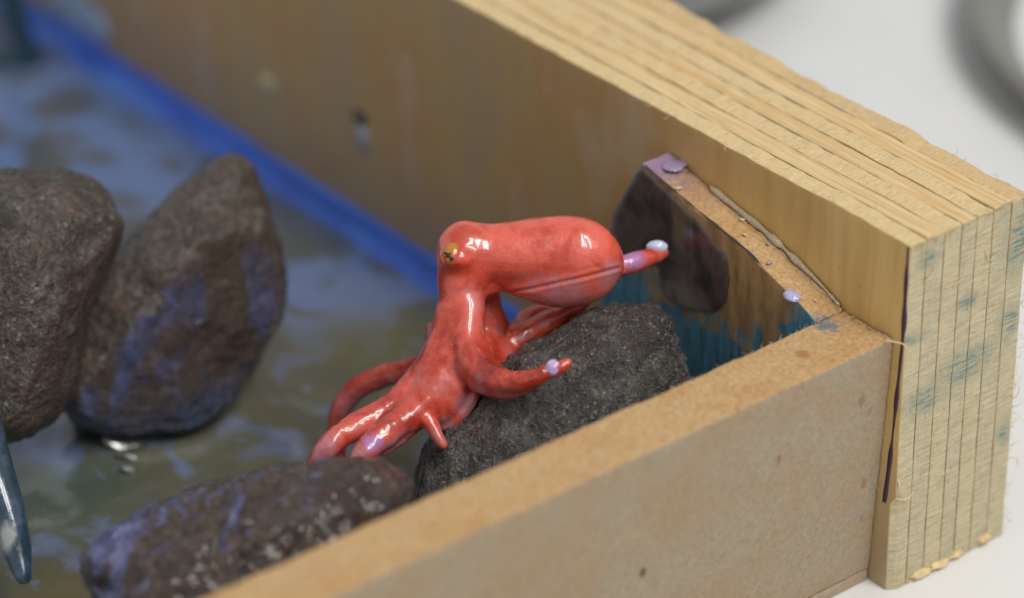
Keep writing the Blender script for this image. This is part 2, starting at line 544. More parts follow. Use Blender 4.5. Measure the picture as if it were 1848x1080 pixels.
def mat_rock(name, base, speck, grain, paint=None, wet=0.3, bump=0.8, glint=0.62):
    m = Mat(name)
    big = m.noise(1.1, detail=5, rough=0.6)
    fine = m.noise(grain, detail=7, rough=0.8)
    mid = m.noise(grain * 0.28, detail=4, rough=0.65)
    jit = m.new('ShaderNodeVectorMath', operation='ADD')
    m.put(jit.inputs[0], m.pos)
    nz = m.new('ShaderNodeTexNoise')
    m.put(nz.inputs['Vector'], m.pos)
    nz.inputs['Scale'].default_value = grain * 0.9
    sc_ = m.new('ShaderNodeVectorMath', operation='SCALE')
    m.put(sc_.inputs[0], nz.outputs[1])
    sc_.inputs['Scale'].default_value = 0.25 / grain
    m.put(jit.inputs[1], sc_.outputs[0])
    cell = m.voro(grain * 2.0, jit.outputs[0], out='Color')
    cs = m.new('ShaderNodeSeparateColor')
    m.put(cs.inputs[0], cell)
    cv = cs.outputs[0]
    cd_ = m.voro(grain * 2.0, jit.outputs[0], out='Distance')
    d = tuple(q * 0.25 for q in base)
    l = tuple(min(0.8, q * 2.1) for q in base)
    c = m.ramp(fine, [(0.30, d), (0.48, base), (0.66, l)])
    c = m.mix(m.step(big, 0.35, 0.62), m.mix(1.0, c, (0.60, 0.55, 0.52), 'MULTIPLY'), c)
    c = m.mix(m.ma('MULTIPLY', m.step(mid, 0.56, 0.68), 0.55), c, tuple(q * 1.9 for q in base))
    c = m.mix(m.ma('MULTIPLY', m.step(mid, 0.44, 0.32), 0.6), c, tuple(q * 0.35 for q in base))
    c = m.mix(m.ma('MULTIPLY', m.ma('MULTIPLY', m.step(cv, 0.90, 0.95), m.step(m.noise(2.2, detail=3), 0.36, 0.60)), speck), c, (0.34, 0.32, 0.29))
    c = m.mix(m.ma('MULTIPLY', m.step(cv, 0.20, 0.10), 0.6), c, (0.014, 0.012, 0.011))
    c = m.mix(m.ma('MULTIPLY', m.step(m.noise(2.4, detail=3), 0.56, 0.70), 0.6), c, (base[0] * 1.25, base[1] * 0.85, base[2] * 0.62))
    if speck > 0.8:   # pale mineral clusters
        mc = m.ma('MULTIPLY', m.step(m.noise(1.9, detail=4, rough=0.65), 0.47, 0.60), m.step(fine, 0.36, 0.56))
        c = m.mix(m.ma('MULTIPLY', mc, 0.75), c, (0.25, 0.235, 0.215))
        c = m.mix(m.ma('MULTIPLY', m.step(fine, 0.42, 0.34), 0.8), c, (0.012, 0.010, 0.009))
    rough = m.ramp(m.noise(grain * 0.8, detail=4, rough=0.7), [(0.38, 0.40), (0.62, 0.70)])
    if paint:
        px, py, pz = m.xyz()
        pm = m.noise(1, m.scl(paint['scale']), 6, 0.65, 0.8)
        lav = m.mix(m.step(m.noise(4, detail=3), 0.4, 0.65), paint['c1'], paint['c2'])
        zz = m.ma('ADD', pz, m.ma('MULTIPLY', m.ma('SUBTRACT', m.noise(1.3, detail=4), 0.5), 2.0))
        dirm = None
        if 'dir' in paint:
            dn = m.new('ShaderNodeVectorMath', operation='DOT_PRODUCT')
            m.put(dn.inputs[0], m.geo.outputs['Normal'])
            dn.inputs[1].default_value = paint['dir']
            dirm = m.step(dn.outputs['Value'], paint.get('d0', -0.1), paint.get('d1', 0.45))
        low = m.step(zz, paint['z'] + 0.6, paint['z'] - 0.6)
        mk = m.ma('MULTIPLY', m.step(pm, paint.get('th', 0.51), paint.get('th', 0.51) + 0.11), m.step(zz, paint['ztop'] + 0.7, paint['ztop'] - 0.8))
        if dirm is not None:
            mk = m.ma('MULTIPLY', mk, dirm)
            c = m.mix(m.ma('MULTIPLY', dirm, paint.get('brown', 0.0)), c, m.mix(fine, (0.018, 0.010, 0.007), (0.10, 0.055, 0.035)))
        c = m.mix(m.ma('MULTIPLY', low, paint.get('navy', 0.85)), c, m.mix(m.step(pm, 0.4, 0.6), (0.010, 0.020, 0.045), (0.025, 0.06, 0.13)))
        c = m.mix(m.ma('MULTIPLY', mk, paint['amt']), c, lav)
        tonem = m.ma('MAXIMUM', low, mk)
        if dirm is not None and paint.get('brown'):
            tonem = m.ma('MAXIMUM', tonem, m.ma('MULTIPLY', dirm, 0.7))
        rough = m.mix(tonem, rough, (0.32,) * 3)
    h = m.ma('ADD', m.ma('MULTIPLY', fine, 0.9), m.ma('ADD', m.ma('MULTIPLY', cd_, 0.5), m.ma('MULTIPLY', mid, 0.8)))
    nb = m.bump(h, bump, 0.08)
    cg = m.ma('ADD', m.noise(grain * (0.55 if wet > 0.9 else 0.75), detail=2, rough=0.5), m.ma('MULTIPLY', mid, 0.6))
    cn = m.bump(cg, 1.0, 0.16)
    if wet > 0.9:
        m.put(m.b.inputs['Coat Normal'], m.bump(m.noise(4.5, detail=1, rough=0.4), 0.55, 0.16))
    return m.done(c, rough, nb, Specular_IOR_Level=glint, Coat_Weight=0.42 if wet > 0.9 else 0.5 * wet, Coat_Roughness=0.05, **({} if wet > 0.9 else {'Coat_Normal': cn}))


def mat_water():
    m = Mat('tinted_resin_water')
    wv = m.noise(0.9, detail=2)
    sv = m.scl((0.62, 0.5, 1))
    n = m.noise(1.15, sv, 4, 0.5, 0.5)
    n2 = m.noise(0.42, detail=3, dist=0.5)
    n3 = m.noise(3.2, m.scl((0.8, 0.6, 1)), 3, 0.5, 0.6)
    c = m.ramp(n2, [(0.30, (0.085, 0.09, 0.085)), (0.45, (0.115, 0.112, 0.078)), (0.60, (0.095, 0.098, 0.068)), (0.75, (0.08, 0.095, 0.10))])
    px, py, pz = m.xyz()
    far = m.step(py, 8.5, 15.0)
    c = m.mix(m.ma('MULTIPLY', far, 0.7), c, (0.075, 0.095, 0.125))
    k = m.step(m.ma('ADD', n, m.ma('MULTIPLY', far, 0.07)), 0.51, 0.63)
    c = m.mix(m.ma('MULTIPLY', k, 0.75), c, m.mix(far, (0.15, 0.19, 0.33), (0.13, 0.21, 0.44)))
    k3 = m.step(n3, 0.62, 0.68)
    c = m.mix(m.ma('MULTIPLY', k3, 0.45), c, (0.16, 0.185, 0.34))
    olive = m.near((-2.1, 10.3, 0.3), 1.3, 0.9)
    c = m.mix(m.ma('MULTIPLY', olive, 0.75), c, (0.11, 0.105, 0.035))
    grn = m.near((-8.2, 9.6, 0.3), 1.3, 0.9)
    c = m.mix(m.ma('MULTIPLY', grn, 0.4), c, (0.03, 0.10, 0.085))
    br = m.near((-9.6, 6.6, 0.3), 1.6, 0.9)
    c = m.mix(m.ma('MULTIPLY', br, 0.6), c, (0.19, 0.14, 0.06))
    rip = m.ma('ADD', m.noise(1.1, detail=2), m.ma('MULTIPLY', m.noise(5.5, detail=3), 0.25))
    return m.done(c, 0.10, m.bump(rip, 0.22, 0.25), Coat_Weight=0.5, Coat_Roughness=0.05)


def mat_octopus():
    m = Mat('octopus_paint')
    n = m.noise(1.9, detail=5, rough=0.6, dist=0.4)
    n2 = m.noise(5.5, detail=5, rough=0.65, dist=0.5)
    px, py, pz = m.xyz()
    c = m.ramp(n, [(0.33, (0.25, 0.018, 0.010)), (0.44, (0.45, 0.040, 0.018)), (0.54, (0.62, 0.080, 0.046)), (0.66, (0.58, 0.14, 0.12))])
    # coral pink on the mantle, tomato red lower down
    up = m.step(pz, 3.9, 4.7)
    c = m.mix(m.ma('MULTIPLY', up, 0.8), c, m.mix(m.ma('MULTIPLY', m.step(n, 0.34, 0.56), 0.75), (0.55, 0.055, 0.024), (0.82, 0.14, 0.092)))
    w = m.ma('MULTIPLY', m.ma('SUBTRACT', n2, 0.5), 1.6)
    pk = (0.50, 0.19, 0.22)
    for ctr, r, st in (UNDER):
        c = m.mix(m.ma('MULTIPLY', m.near(ctr, r, 0.7, w, st), 0.9), c, pk)
    for ctr, r, st in (LAV):
        c = m.mix(m.ma('MULTIPLY', m.near(ctr, r, 0.7, w, st), 0.8), c, (0.42, 0.22, 0.50))
    # rubbed dark scuffs and brush lines
    br = m.noise(1, m.scl((9, 9, 26)), 5, 0.7, 0.8)
    sc = m.ma('MULTIPLY', m.step(br, 0.60, 0.74), m.step(n, 0.42, 0.60))
    c = m.mix(m.ma('MULTIPLY', sc, 0.7), c, (0.22, 0.035, 0.025))
    fl = m.step(m.noise(24, detail=3), 0.70, 0.745)
    c = m.mix(m.ma('MULTIPLY', fl, 0.45), c, (0.14, 0.035, 0.025))
    c = m.mix(m.ma('MULTIPLY', m.step(m.noise(13, detail=2), 0.72, 0.77), 0.5), c, (0.70, 0.42, 0.38))
    h = m.ma('ADD', m.ma('MULTIPLY', br, 0.35), m.noise(4, detail=4))
    return m.done(c, m.ramp(n2, [(0.35, 0.24), (0.65, 0.42)]), m.bump(h, 0.32, 0.05), Coat_Weight=0.85, Coat_Roughness=0.08, Subsurface_Weight=0.08, Subsurface_Radius=(0.3, 0.08, 0.05))


# ------------------------------------------------------------------ table
def slab(name, x, y, z, r, mats, parent=None, n=(4, 4, 4), amp=0.0, freq=4.0, seed=0, fn=None, pick=None):
    v, f, s = round_box(x, y, z, r, n, amp, freq, seed)
    if fn:
        v = fn(v)
    mi = None
    if pick:
        mi = np.array([pick.get(q, 0) for q in range(6)])[s]
    return link(name, v, f, mats, parent, True, mi)


t = slab('table', (-110, 90), (-70, 130), (-2.5, 0), 0.2, mat_table())
t['kind'] = 'structure'

# ------------------------------------------------------------------ wooden tray
tray = tag(empty('wooden_tray', (0, 0, 0)), 'handmade open tray with thick plywood side wall and brown fibreboard front rail, corner cut away', 'wooden tray')

# --- plywood wall: seven plies with dark glue lines between
wall = empty('plywood_wall', (0, 0, 0), tray)
tints = [(1.0, 0.98, 0.92), (0.97, 0.97, 0.97), (1.0, 0.96, 0.9), (0.95, 0.95, 0.95), (1.0, 0.97, 0.92), (0.97, 0.95, 0.93), (0.93, 0.86, 0.78)]
widths = [0.33, 0.35, 0.34, 0.30, 0.33, 0.36, 0.36]
glue = mat_plain('dark_glue', (0.105, 0.092, 0.07), 0.8)
x0 = 0.0
YL = 27.0
for i, wd in enumerate(widths):
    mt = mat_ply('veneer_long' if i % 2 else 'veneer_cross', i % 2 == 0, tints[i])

    def warp(v, i=i):
        v = v.copy()
        y = v[:, 1].copy()
        # tops sit a little higher or lower from ply to ply, the outermost is ragged
        k = np.clip((v[:, 2] - 5.2) / 0.7, 0, 1)
        yy = np.stack([y, np.full_like(y, i * 3.1), np.zeros_like(y)], 1)
        v[:, 2] += k * (0.018 * vnoise(yy, 0.8, 5 + i) + 0.012 * vnoise(yy, 5.0, 50 + i))
        if i == 6:
            v[:, 2] += k * (0.035 * vnoise(yy, 1.6, 9) - 0.03)
            v[:, 0] += k * 0.025 * vnoise(yy, 3.5, 99)
        e = np.clip((0.3 - y) / 0.3, 0, 1)
        zz = np.stack([np.full_like(y, i * 2.7), v[:, 2], np.zeros_like(y)], 1)
        v[:, 1] += e * 0.005 * vnoise(zz, 3.0, 11 + i)
        if i == 0:   # chipped corner low down
            ch = np.clip((1.62 - v[:, 2]) / 0.06, 0, 1) * np.clip((0.14 - v[:, 0]) / 0.14, 0, 1) * e
            v[:, 1] += 0.10 * ch
        # the sheet is cut a little wider towards the far end
        v[:, 0] *= 1 + 0.012 * np.clip(y, 0, 12)
        return v
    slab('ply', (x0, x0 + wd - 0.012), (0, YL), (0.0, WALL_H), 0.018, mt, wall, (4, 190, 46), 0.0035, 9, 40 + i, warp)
    if i < 6:
        slab('glue_line', (x0 + wd - 0.022, x0 + wd + 0.010), (0.012, YL - 0.1), (0.03, WALL_H - 0.016), 0.008, glue, wall, (1, 60, 6), 0, 1, 0,
             lambda v: np.stack([v[:, 0] * (1 + 0.012 * np.clip(v[:, 1], 0, 12)), v[:, 1], v[:, 2]], 1))
    x0 += wd

# purple marker line down the inner face by the corner
mk = mat_plain('purple_marker', (0.05, 0.018, 0.05), 0.5)
pts = catmull([(0.045, 5.86), (0.05, 5.3), (0.045, 4.8), (0.05, 4.3), (0.085, 3.6), (0.12, 2.9), (0.155, 2.3), (0.20, 1.7), (0.22, 1.5)], 8)
hw = 0.031 + 0.016 * np.array([vnoise(np.array([[q[1], 0.3, 0.7]]), 3.0, 3)[0] for q in pts])
v, f = [], []
for (y, z), w in zip(pts, hw):
    v += [(-0.006, y - w, z), (-0.006, y + w, z), (0.012, y - w, z), (0.012, y + w, z)]
for i in range(len(pts) - 1):
    a, b = 4 * i, 4 * (i + 1)
    f += [(a, a + 1, b + 1, b), (a, b, b + 2, a + 2), (a + 1, a + 3, b + 3, b + 1)]
link('marker_line', v, f, mk, wall)

# splinters and chips along the sawn end
spl = mat_plain('pale_splinter', (0.68, 0.53, 0.29), 0.7)
for (x, z, sx, sz, sd) in ((0.62, 0.06, 0.20, 0.07, 1), (1.0, 0.08, 0.20, 0.055, 2), (1.38, 0.10, 0.14, 0.05, 3), (1.95, 0.12, 0.13, 0.08, 4)):
    v, f = blob((x, 0.0, z), (sx, 0.06, sz), None, 3, 0.55, 2.0, sd)
    link('splinter', v, f, spl, wall)
for a, b, c, r in (((-0.20, 0.18, 4.36), (-0.05, -0.03, 4.33), (0.0, -0.10, 4.16), 0.013), ((2.35, 0.0, 2.45), (2.42, -0.03, 2.52), (2.44, -0.02, 2.66), 0.013),
                   ((0.02, 0.02, 2.05), (0.02, -0.05, 1.9), (0.06, -0.06, 1.75), 0.013), ((0.02, 0.02, 1.66), (0.16, -0.05, 1.62), (0.34, -0.03, 1.68), 0.013),
                   ((2.36, 0.0, 1.4), (2.50, -0.03, 1.35), (2.56, -0.02, 1.18), 0.013), ((0.9, -0.005, 4.9), (1.02, -0.03, 4.98), (1.15, -0.01, 4.96), 0.010),
                   ((0.3, -0.005, 5.2), (0.42, -0.04, 5.3), (0.5, -0.01, 5.42), 0.010), ((1.5, -0.005, 5.3), (1.55, -0.03, 5.15), (1.68, -0.01, 5.05), 0.010)):
    pth = catmull([a, b, c], 5)
    v, f = tube(pth, r * np.linspace(1, 0.45, len(pth)), 6)
    link('splinter', v, f, spl, wall)

# filled nail hole, pale knot and paint dab on the inner face
dark = mat_plain('dark_hole', (0.10, 0.082, 0.068), 0.8)
lavm = mat_plain('lavender_resin', (0.45, 0.43, 0.68), 0.12, Coat_Weight=1.0)
whm = mat_plain('pale_glue', (0.36, 0.36, 0.39), 0.35)
c = at(650, 213, 0, 0.0)
v, f = blob(c, (0.03, 0.21, 0.16), None, 3, 0.1)
link('nail_hole', v, f, dark, wall)
c = at(655, 248, 0, 0.0)
v, f = blob(c, (0.05, 0.22, 0.26), None, 3, 0.25, 2, 5)
link('glue_blob', v, f, whm, wall)
c = at(482, 152, 0, 0.0)
v, f = blob(c, (0.05, 0.22, 0.2), None, 3, 0.15, 2, 6)
link('filler_spot', v, f, mat_plain('pale_filler', (0.52, 0.44, 0.25), 0.5), wall)
c = at(140, 25, 0, 0.0)
v, f = blob(c, (0.04, 1.15, 0.42), None, 3, 0.2, 2, 9)
link('paint_dab', v, f, mat_plain('pale_blue_paint', (0.34, 0.44, 0.62), 0.4), wall)
# bright blue band painted along the foot of the wall
bm_ = Mat('cobalt_paint')
q = bm_.noise(1, bm_.scl((3, 0.5, 2)), 4, 0.6)
cob = bm_.done(bm_.ramp(q, [(0.3, (0.045, 0.11, 0.52)), (0.55, (0.06, 0.17, 0.70)), (0.75, (0.09, 0.25, 0.70))]), 0.35, bm_.bump(q, 0.2, 0.1))
slab('painted_band', (-0.10, -0.002), (6.02, YL - 0.2), (0.20, 0.84), 0.04, cob, wall, (1, 90, 6), 0.02, 1.2, 4,
     lambda v: np.stack([v[:, 0] * (1 + 2.0 * np.clip(1 - (v[:, 2] - 0.2) / 0.5, 0, 1) ** 1.6), v[:, 1], v[:, 2]], 1))

# --- base board under everything, seen as a thin line below the front rail
base_m = mat_plain('mdf_base', (0.36, 0.27, 0.19), 0.8)
slab('base_board', (-22, -0.03), (0.45, YL), (0.004, 0.20), 0.02, base_m, tray, (30, 8, 1), 0.004, 6, 3)

# --- front rail of fibreboard
cut, fac, wing_in = mat_mdf_cut(), mat_mdf_face(), mat_wing_inner()


def lean(v):
    v = v.copy()
    v[:, 1] += (4.3 - v[:, 2]) * 0.060
    k = np.clip((v[:, 2] - 4.0) / 0.3, 0, 1)
    v[:, 2] += k * 0.012 * fbm(v * np.array([1, 1, 0]), 2.2, 3, 21)
    return v


slab('front_rail', (-22, -0.012), (0.20, 1.23), (0.215, 4.30), 0.035, [cut, fac], tray, (260, 16, 20), 0.010, 11, 2, lean, {2: 1, 3: 1, 5: 0, 1: 0, 0: 0, 4: 0})

# --- wing panel rising along the plywood
wing = empty('wing_panel', (-0.28, 3.5, 0.22), tray)
TOPY = [1.23, 1.52, 2.71, 4.61, 5.05]
TOPZ = [4.31, 4.46, 4.83, 5.19, 5.30]


def wing_map(v):
    v = v.copy()
    vv = (v[:, 1] - 1.235) / (5.05 - 1.235)
    w = (v[:, 2] - 0.22) / (5.30 - 0.22)
    top = np.interp(1.235 + vv * (5.05 - 1.235), TOPY, TOPZ)
    z = 0.22 + w * (top - 0.22)
    yend = np.interp(z, [0.2, 2.9, 4.14, 5.30], [6.02, 6.0, 5.74, 5.05])
    v[:, 1] = 1.235 + vv * (yend - 1.235)
    v[:, 2] = z
    return v


slab('panel', (-0.56, -0.02), (1.235, 5.05), (0.22, 5.30), 0.03, [cut, wing_in], wing, (8, 60, 40), 0.009, 10, 6, wing_map, {0: 1, 1: 0, 2: 0, 3: 1, 4: 0, 5: 0})

# dark varnish dried on the wing's inner face (its own outline, a skin 1 mm thick)
pix = [(1158, 297), (1190, 330), (1235, 372), (1280, 428), (1312, 460), (1318, 500), (1312, 545), (1290, 566), (1245, 560), (1212, 545), (1196, 520), (1188, 480), (1150, 475), (1112, 452), (1104, 420), (1106, 390), (1130, 345)]
out = np.array([at(px, py, 0, -0.56) for px, py in pix])
cen = out.mean(0)
rings = []
for k, (sc, dx) in enumerate(((1.0, 0.0), (0.985, -0.018), (0.9, -0.028), (0.6, -0.030), (0.25, -0.030))):
    cl = np.vstack([out[i] + (out[(i + 1) % len(out)] - out[i]) * q_ for i in range(len(out)) for q_ in (0, 0.33, 0.67)])
    r_ = cen + (cl - cen) * sc
    r_[:, 0] = -0.562 + dx
    rings.append(r_)
n = len(rings[0])
v = np.vstack(rings + [np.array([[-0.592, cen[1], cen[2]]])])
f = []
for k in range(len(rings) - 1):
    for i in range(n):
        j = (i + 1) % n
        f.append((k * n + i, (k + 1) * n + i, (k + 1) * n + j, k * n + j))
for i in range(n):
    f.append(((len(rings) - 1) * n + i, len(v) - 1, (len(rings) - 1) * n + (i + 1) % n))
link('varnish_patch', v, f, mat_dark_patch(), wing)

# lavender resin at the top of the wing and a drop on its inner edge
for (px, py, rad, sd) in ((1214, 297, (0.20, 0.16, 0.03), 1), (1262, 318, (0.05, 0.30, 0.04), 3)):
    q = at(px, py, 2, 5.27 if sd == 1 else 5.12)
    v, f = blob((q[0], q[1], q[2] - 0.02), rad, None, 4, 0.25, 1.3, sd)
    link('resin_smear', v, f, mat_plain('violet_resin', (0.32, 0.24, 0.40), 0.25, Coat_Weight=0.8), wing)
# varnish run along the inner top edge
yy = np.linspace(4.98, 2.35, 60)
pth = np.stack([np.full_like(yy, -0.552), yy, np.interp(yy, TOPY, TOPZ) - 0.008], 1)
v, f = tube(pth, 0.014 + 0.012 * vnoise(np.stack([yy, yy * 0, yy * 0], 1), 5, 4), 8)
link('varnish_run', v, f, mat_plain('wet_dark_varnish', (0.05, 0.045, 0.045), 0.08, Coat_Weight=1.0), wing)
q = at(1429, 535, 2, 4.50)
v, f = blob((q[0], q[1], q[2]), (0.115, 0.14, 0.075), None, 4, 0.12, 1.5, 4)
link('resin_drop', v, f, lavm, wing)
# clear glue squeezed out between wing and plywood
g = Mat('clear_glue')
gn = g.noise(6, detail=3)
clear = g.done((0.70, 0.56, 0.38), 0.06, g.bump(gn, 0.7, 0.12), Transmission_Weight=0.35, IOR=1.40, Coat_Weight=1.0, Coat_Roughness=0.03)
pp = catmull([(-0.05, yy, np.interp(yy, TOPY, TOPZ) + 0.02) for yy in (1.3, 1.7, 2.1, 2.5, 2.9, 3.3, 3.7, 4.1)], 8)
rr = 0.034 + 0.016 * np.clip((pp[:, 1] - 1.6) / 1.2, 0, 1) + 0.022 * vnoise(np.stack([pp[:, 1], pp[:, 1] * 0, pp[:, 1] * 0], 1), 4.5, 8)
rr[:3] *= 0.5
rr[-4:] *= np.linspace(0.9, 0.4, 4)
v, f = tube(pp, rr, 12)
link('glue_bead', v, f, clear, wing)
# loose flakes of wood dust on the wing's cut edge
for k in range(6):
    yy = rng.uniform(1.4, 4.4)
    xx = rng.uniform(-0.48, -0.12)
    v, f = blob((xx, yy, np.interp(yy, TOPY, TOPZ) + 0.006), (rng.uniform(.02, .06), rng.uniform(.03, .06), 0.008), None, 2, 0.4, 2, k)
    link('wood_flake', v, f, spl if k % 3 else whm, wing)

# ------------------------------------------------------------------ torn fibres standing off the sawn edges (uncountable)
def fibres(name, spots, mat, parent, seed):
    r_ = random.Random(seed)
    vs, fs = [], []
    for (p0, d0, ln) in spots:
        p0, d0 = np.array(p0), np.array(d0, float)
        j1 = np.array([r_.gauss(0, 1) for _ in range(3)])
        j2 = np.array([r_.gauss(0, 1) for _ in range(3)])
        a_ = p0
        b_ = p0 + (d0 + 0.6 * j1) * ln * 0.5
        c_ = b_ + (d0 * 0.5 + 0.8 * j2) * ln * 0.5
        pth = catmull([a_, b_, c_], 3)
        v_, f_ = tube(pth, r_.uniform(0.003, 0.0065) * np.linspace(1, 0.4, len(pth)), 3, False)
        fs += [tuple(q + len(vs) for q in t_) for t_ in f_]
        vs += list(v_)
    o_ = link(name, vs, fs, mat, parent)
    o_['kind'] = 'stuff'
    return o_


r2 = random.Random(3)
sp = []
for k in range(260):
    x_ = r2.uniform(0.0, 2.35)
    sp.append(((x_, -0.002, 5.87 if k % 2 else r2.uniform(0.2, 5.85)), (r2.gauss(0, .6), -0.5, r2.gauss(0.1, .6)), r2.uniform(0.05, 0.16)))
for k in range(240):
    y_ = r2.uniform(0.0, 9.0)
    sp.append(((r2.choice((0.01, 0.01, 2.38, 0.33, 0.68, 1.02)), y_, 5.885), (r2.gauss(0, .6), r2.gauss(0, .5), 0.35), r2.uniform(0.04, 0.12)))
for k in range(60):
    sp.append(((2.37, 0.0, r2.uniform(0.2, 5.8)), (0.7, -0.2, r2.gauss(0, .5)), r2.uniform(0.06, 0.2)))
fibres('wood_fibres', sp, spl, wall, 5)
fm = mat_plain('fibre_fluff', (0.55, 0.42, 0.27), 0.9)
sp = []
for k in range(420):
    x_ = r2.uniform(-9.5, -0.02)
    e_ = r2.random()
    if e_ < 0.4:
        sp.append(((x_, 0.22, 4.285), (r2.gauss(0, .7), -0.5, 0.3), r2.uniform(0.03, 0.09)))
    elif e_ < 0.7:
        sp.append(((x_, 1.21, 4.285), (r2.gauss(0, .7), 0.5, 0.3), r2.uniform(0.03, 0.10)))
    elif e_ < 0.85:
        sp.append(((x_, r2.uniform(0.25, 1.2), 4.30), (r2.gauss(0, .8), r2.gauss(0, .8), 0.15), r2.uniform(0.03, 0.08)))
    else:
        z_ = r2.uniform(0.3, 4.25)
        sp.append(((-0.02, 0.22 + (4.3 - z_) * 0.06, z_), (0.3, -0.4, r2.gauss(0, .6)), r2.uniform(0.03, 0.10)))
fibres('fibre_fluff', sp, fm, tray, 6)

# ------------------------------------------------------------------ rocks
def rock(name, label, pix, cpix, depth, half, mat, seed, amp=(0.10, 0.05), tilt=(0.0, 0.0), sub=6, ridge=None, fine=0.012, ffreq=9):
    """a stone whose outline is given from the front and whose bulk runs back from it"""
    cx, cy = cpix
    c0 = P(cx, cy, depth)
    cl = catmull(np.array(pix + pix[:1], float), 6)[:-1]
    loc = np.array([P(a, b, depth) - c0 for a, b in cl])
    ang = np.arctan2(loc @ CU, loc @ CR)
    R = np.hypot(loc @ CU, loc @ CR)
    o = np.argsort(ang)
    ang, R = ang[o], R[o]
    s, f = ICO[sub]
    th = np.arctan2(s[:, 1], s[:, 0])
    rr = np.interp(th, np.concatenate([ang - 2 * np.pi, ang, ang + 2 * np.pi]), np.tile(R, 3))
    X, Y, Z = s[:, 0] * rr, s[:, 1] * rr, s[:, 2] * half
    # blockier than an ellipsoid: push the bulk towards flat faces
    Z = Z * (1 + 0.25 * (1 - s[:, 2] ** 2))
    Z = Z + tilt[0] * X + tilt[1] * Y
    p = np.stack([X, Y, Z], 1)
    if ridge:
        (rx, ry), (tx, ty), sa, sb, z0, along = ridge
        tl = math.hypot(tx, ty)
        tx, ty = tx / tl, ty / tl
        wob = 0.18 * vnoise(p * np.array([1, 1, 0.2]), 0.9, seed + 3)
        sd = (X - rx) * ty - (Y - ry) * tx + wob
        tt = (X - rx) * tx + (Y - ry) * ty
        sd = np.sqrt(sd * sd + 0.012) * np.sign(sd)
        zm = z0 - np.where(sd < 0, -sd * sa, sd * sb) - along * np.maximum(tt - 1.2, 0)
        k = 0.25
        hh = np.maximum(k - np.abs(Z - zm), 0) / k
        zn = np.minimum(Z, zm) - hh * hh * k * 0.25
        wgt = np.clip(s[:, 2] * 3, 0, 1)
        p[:, 2] = Z * (1 - wgt) + np.maximum(zn, -0.2) * wgt
    nr = s / np.linalg.norm(s, axis=1, keepdims=True)
    flat = 0.35 + 0.65 * np.abs(s[:, 2])
    d = amp[0] * fbm(p, 0.9, 3, seed) * flat + amp[1] * fbm(p, 2.6, 3, seed + 5) * flat + fine * fbm(p, ffreq, 4, seed + 9, 0.7)
    p = p + nr * d[:, None]
    wv = c0 + p[:, :1] * CR + p[:, 1:2] * CU - p[:, 2:3] * FW
    wv[:, 2] = np.maximum(wv[:, 2], 0.215)
    wv[:, 1] = np.maximum(wv[:, 1], 1.27 + np.clip(4.3 - wv[:, 2], 0, 9) * 0.06)
    base = (float(c0[0]), float(c0[1]), 0.2)
    o = link(name, wv, f, mat, None, True, None, base)
    tag(o, label, 'rock', 'rocks set in the tray')
    return o


def dep(px, py, y):
    return float((at(px, py, 1, y) - CAM) @ FW)


BRN = (0.100, 0.081, 0.066)
rock('rock', 'grey speckled porous rock under the red octopus, against the fibreboard rail',
     [(1020, 588), (1060, 562), (1130, 546), (1180, 550), (1214, 580), (1229, 630), (1241, 672), (1225, 740), (1150, 830), (1000, 900), (860, 930), (760, 915), (748, 875), (756, 830), (775, 795), (815, 745), (880, 680), (945, 625)],
     (1000, 740), dep(1000, 740, 3.85), 1.15,
     mat_rock('grey_porous_stone', (0.088, 0.076, 0.066), 0.9, 12.0,
              {'scale': (1.3, 1.3, 1.3), 'c1': (0.12, 0.14, 0.32), 'c2': (0.30, 0.32, 0.60), 'z': -0.2, 'ztop': 4.0, 'amt': 0.8, 'dir': tuple(CR * 0.98 - CU * 0.2), 'd0': 0.80, 'd1': 0.97, 'navy': 0.0}, 0.85, 1.4, 0.8),
     11, (0.10, 0.07), (0.10, -0.25), 6, None, 0.050, 7)

rock('rock', 'long wet brown rock with lavender paint on its left end, in front of the pool',
     [(150, 1003), (165, 982), (220, 945), (300, 903), (380, 874), (470, 853), (560, 836), (640, 826), (700, 834), (738, 868), (748, 900), (700, 1000), (600, 1080), (450, 1150), (300, 1190), (200, 1150), (165, 1060)],
     (450, 1000), dep(450, 1000, 3.7), 1.35,
     mat_rock('wet_brown_stone', (0.085, 0.058, 0.044), 0.25, 7.5,
              {'scale': (0.7, 0.7, 1.6), 'c1': (0.11, 0.13, 0.32), 'c2': (0.30, 0.32, 0.60), 'z': -0.5, 'ztop': 4.4, 'amt': 0.9, 'dir': tuple(-CR * 0.92 + CU * 0.35), 'd0': 0.42, 'd1': 0.72, 'navy': 0.0, 'th': 0.42}, 1.0, 1.0, 0.5),
     23, (0.12, 0.10), (0.0, -0.35), 6, None, 0.045, 4)

rock('rock', 'tall pointed brown rock with blue paint on its lower half, standing in the pool',
     [(128, 610), (150, 535), (225, 430), (325, 335), (392, 284), (438, 282), (468, 335), (498, 425), (517, 510), (508, 575), (472, 640), (430, 710), (375, 762), (300, 780), (205, 783), (140, 765), (116, 705)],
     (320, 575), dep(320, 575, 10.6), 1.7,
     mat_rock('brown_pointed_stone', BRN, 0.35, 8.5,
              {'scale': (0.9, 0.9, 0.45), 'c1': (0.04, 0.06, 0.16), 'c2': (0.115, 0.125, 0.29), 'z': 1.05, 'ztop': 3.0, 'amt': 0.85, 'dir': tuple(CR * 0.60 - CU * 0.70 - FW * 0.15), 'd0': 0.10, 'd1': 0.42, 'brown': 0.85}, 0.45, 0.8, 0.5),
     37, (0.08, 0.06), (0.05, -0.25), 6, ((-0.65, -0.25), (0.52, 0.855), 0.55, 0.75, 1.55, 0.15), 0.025, 5)

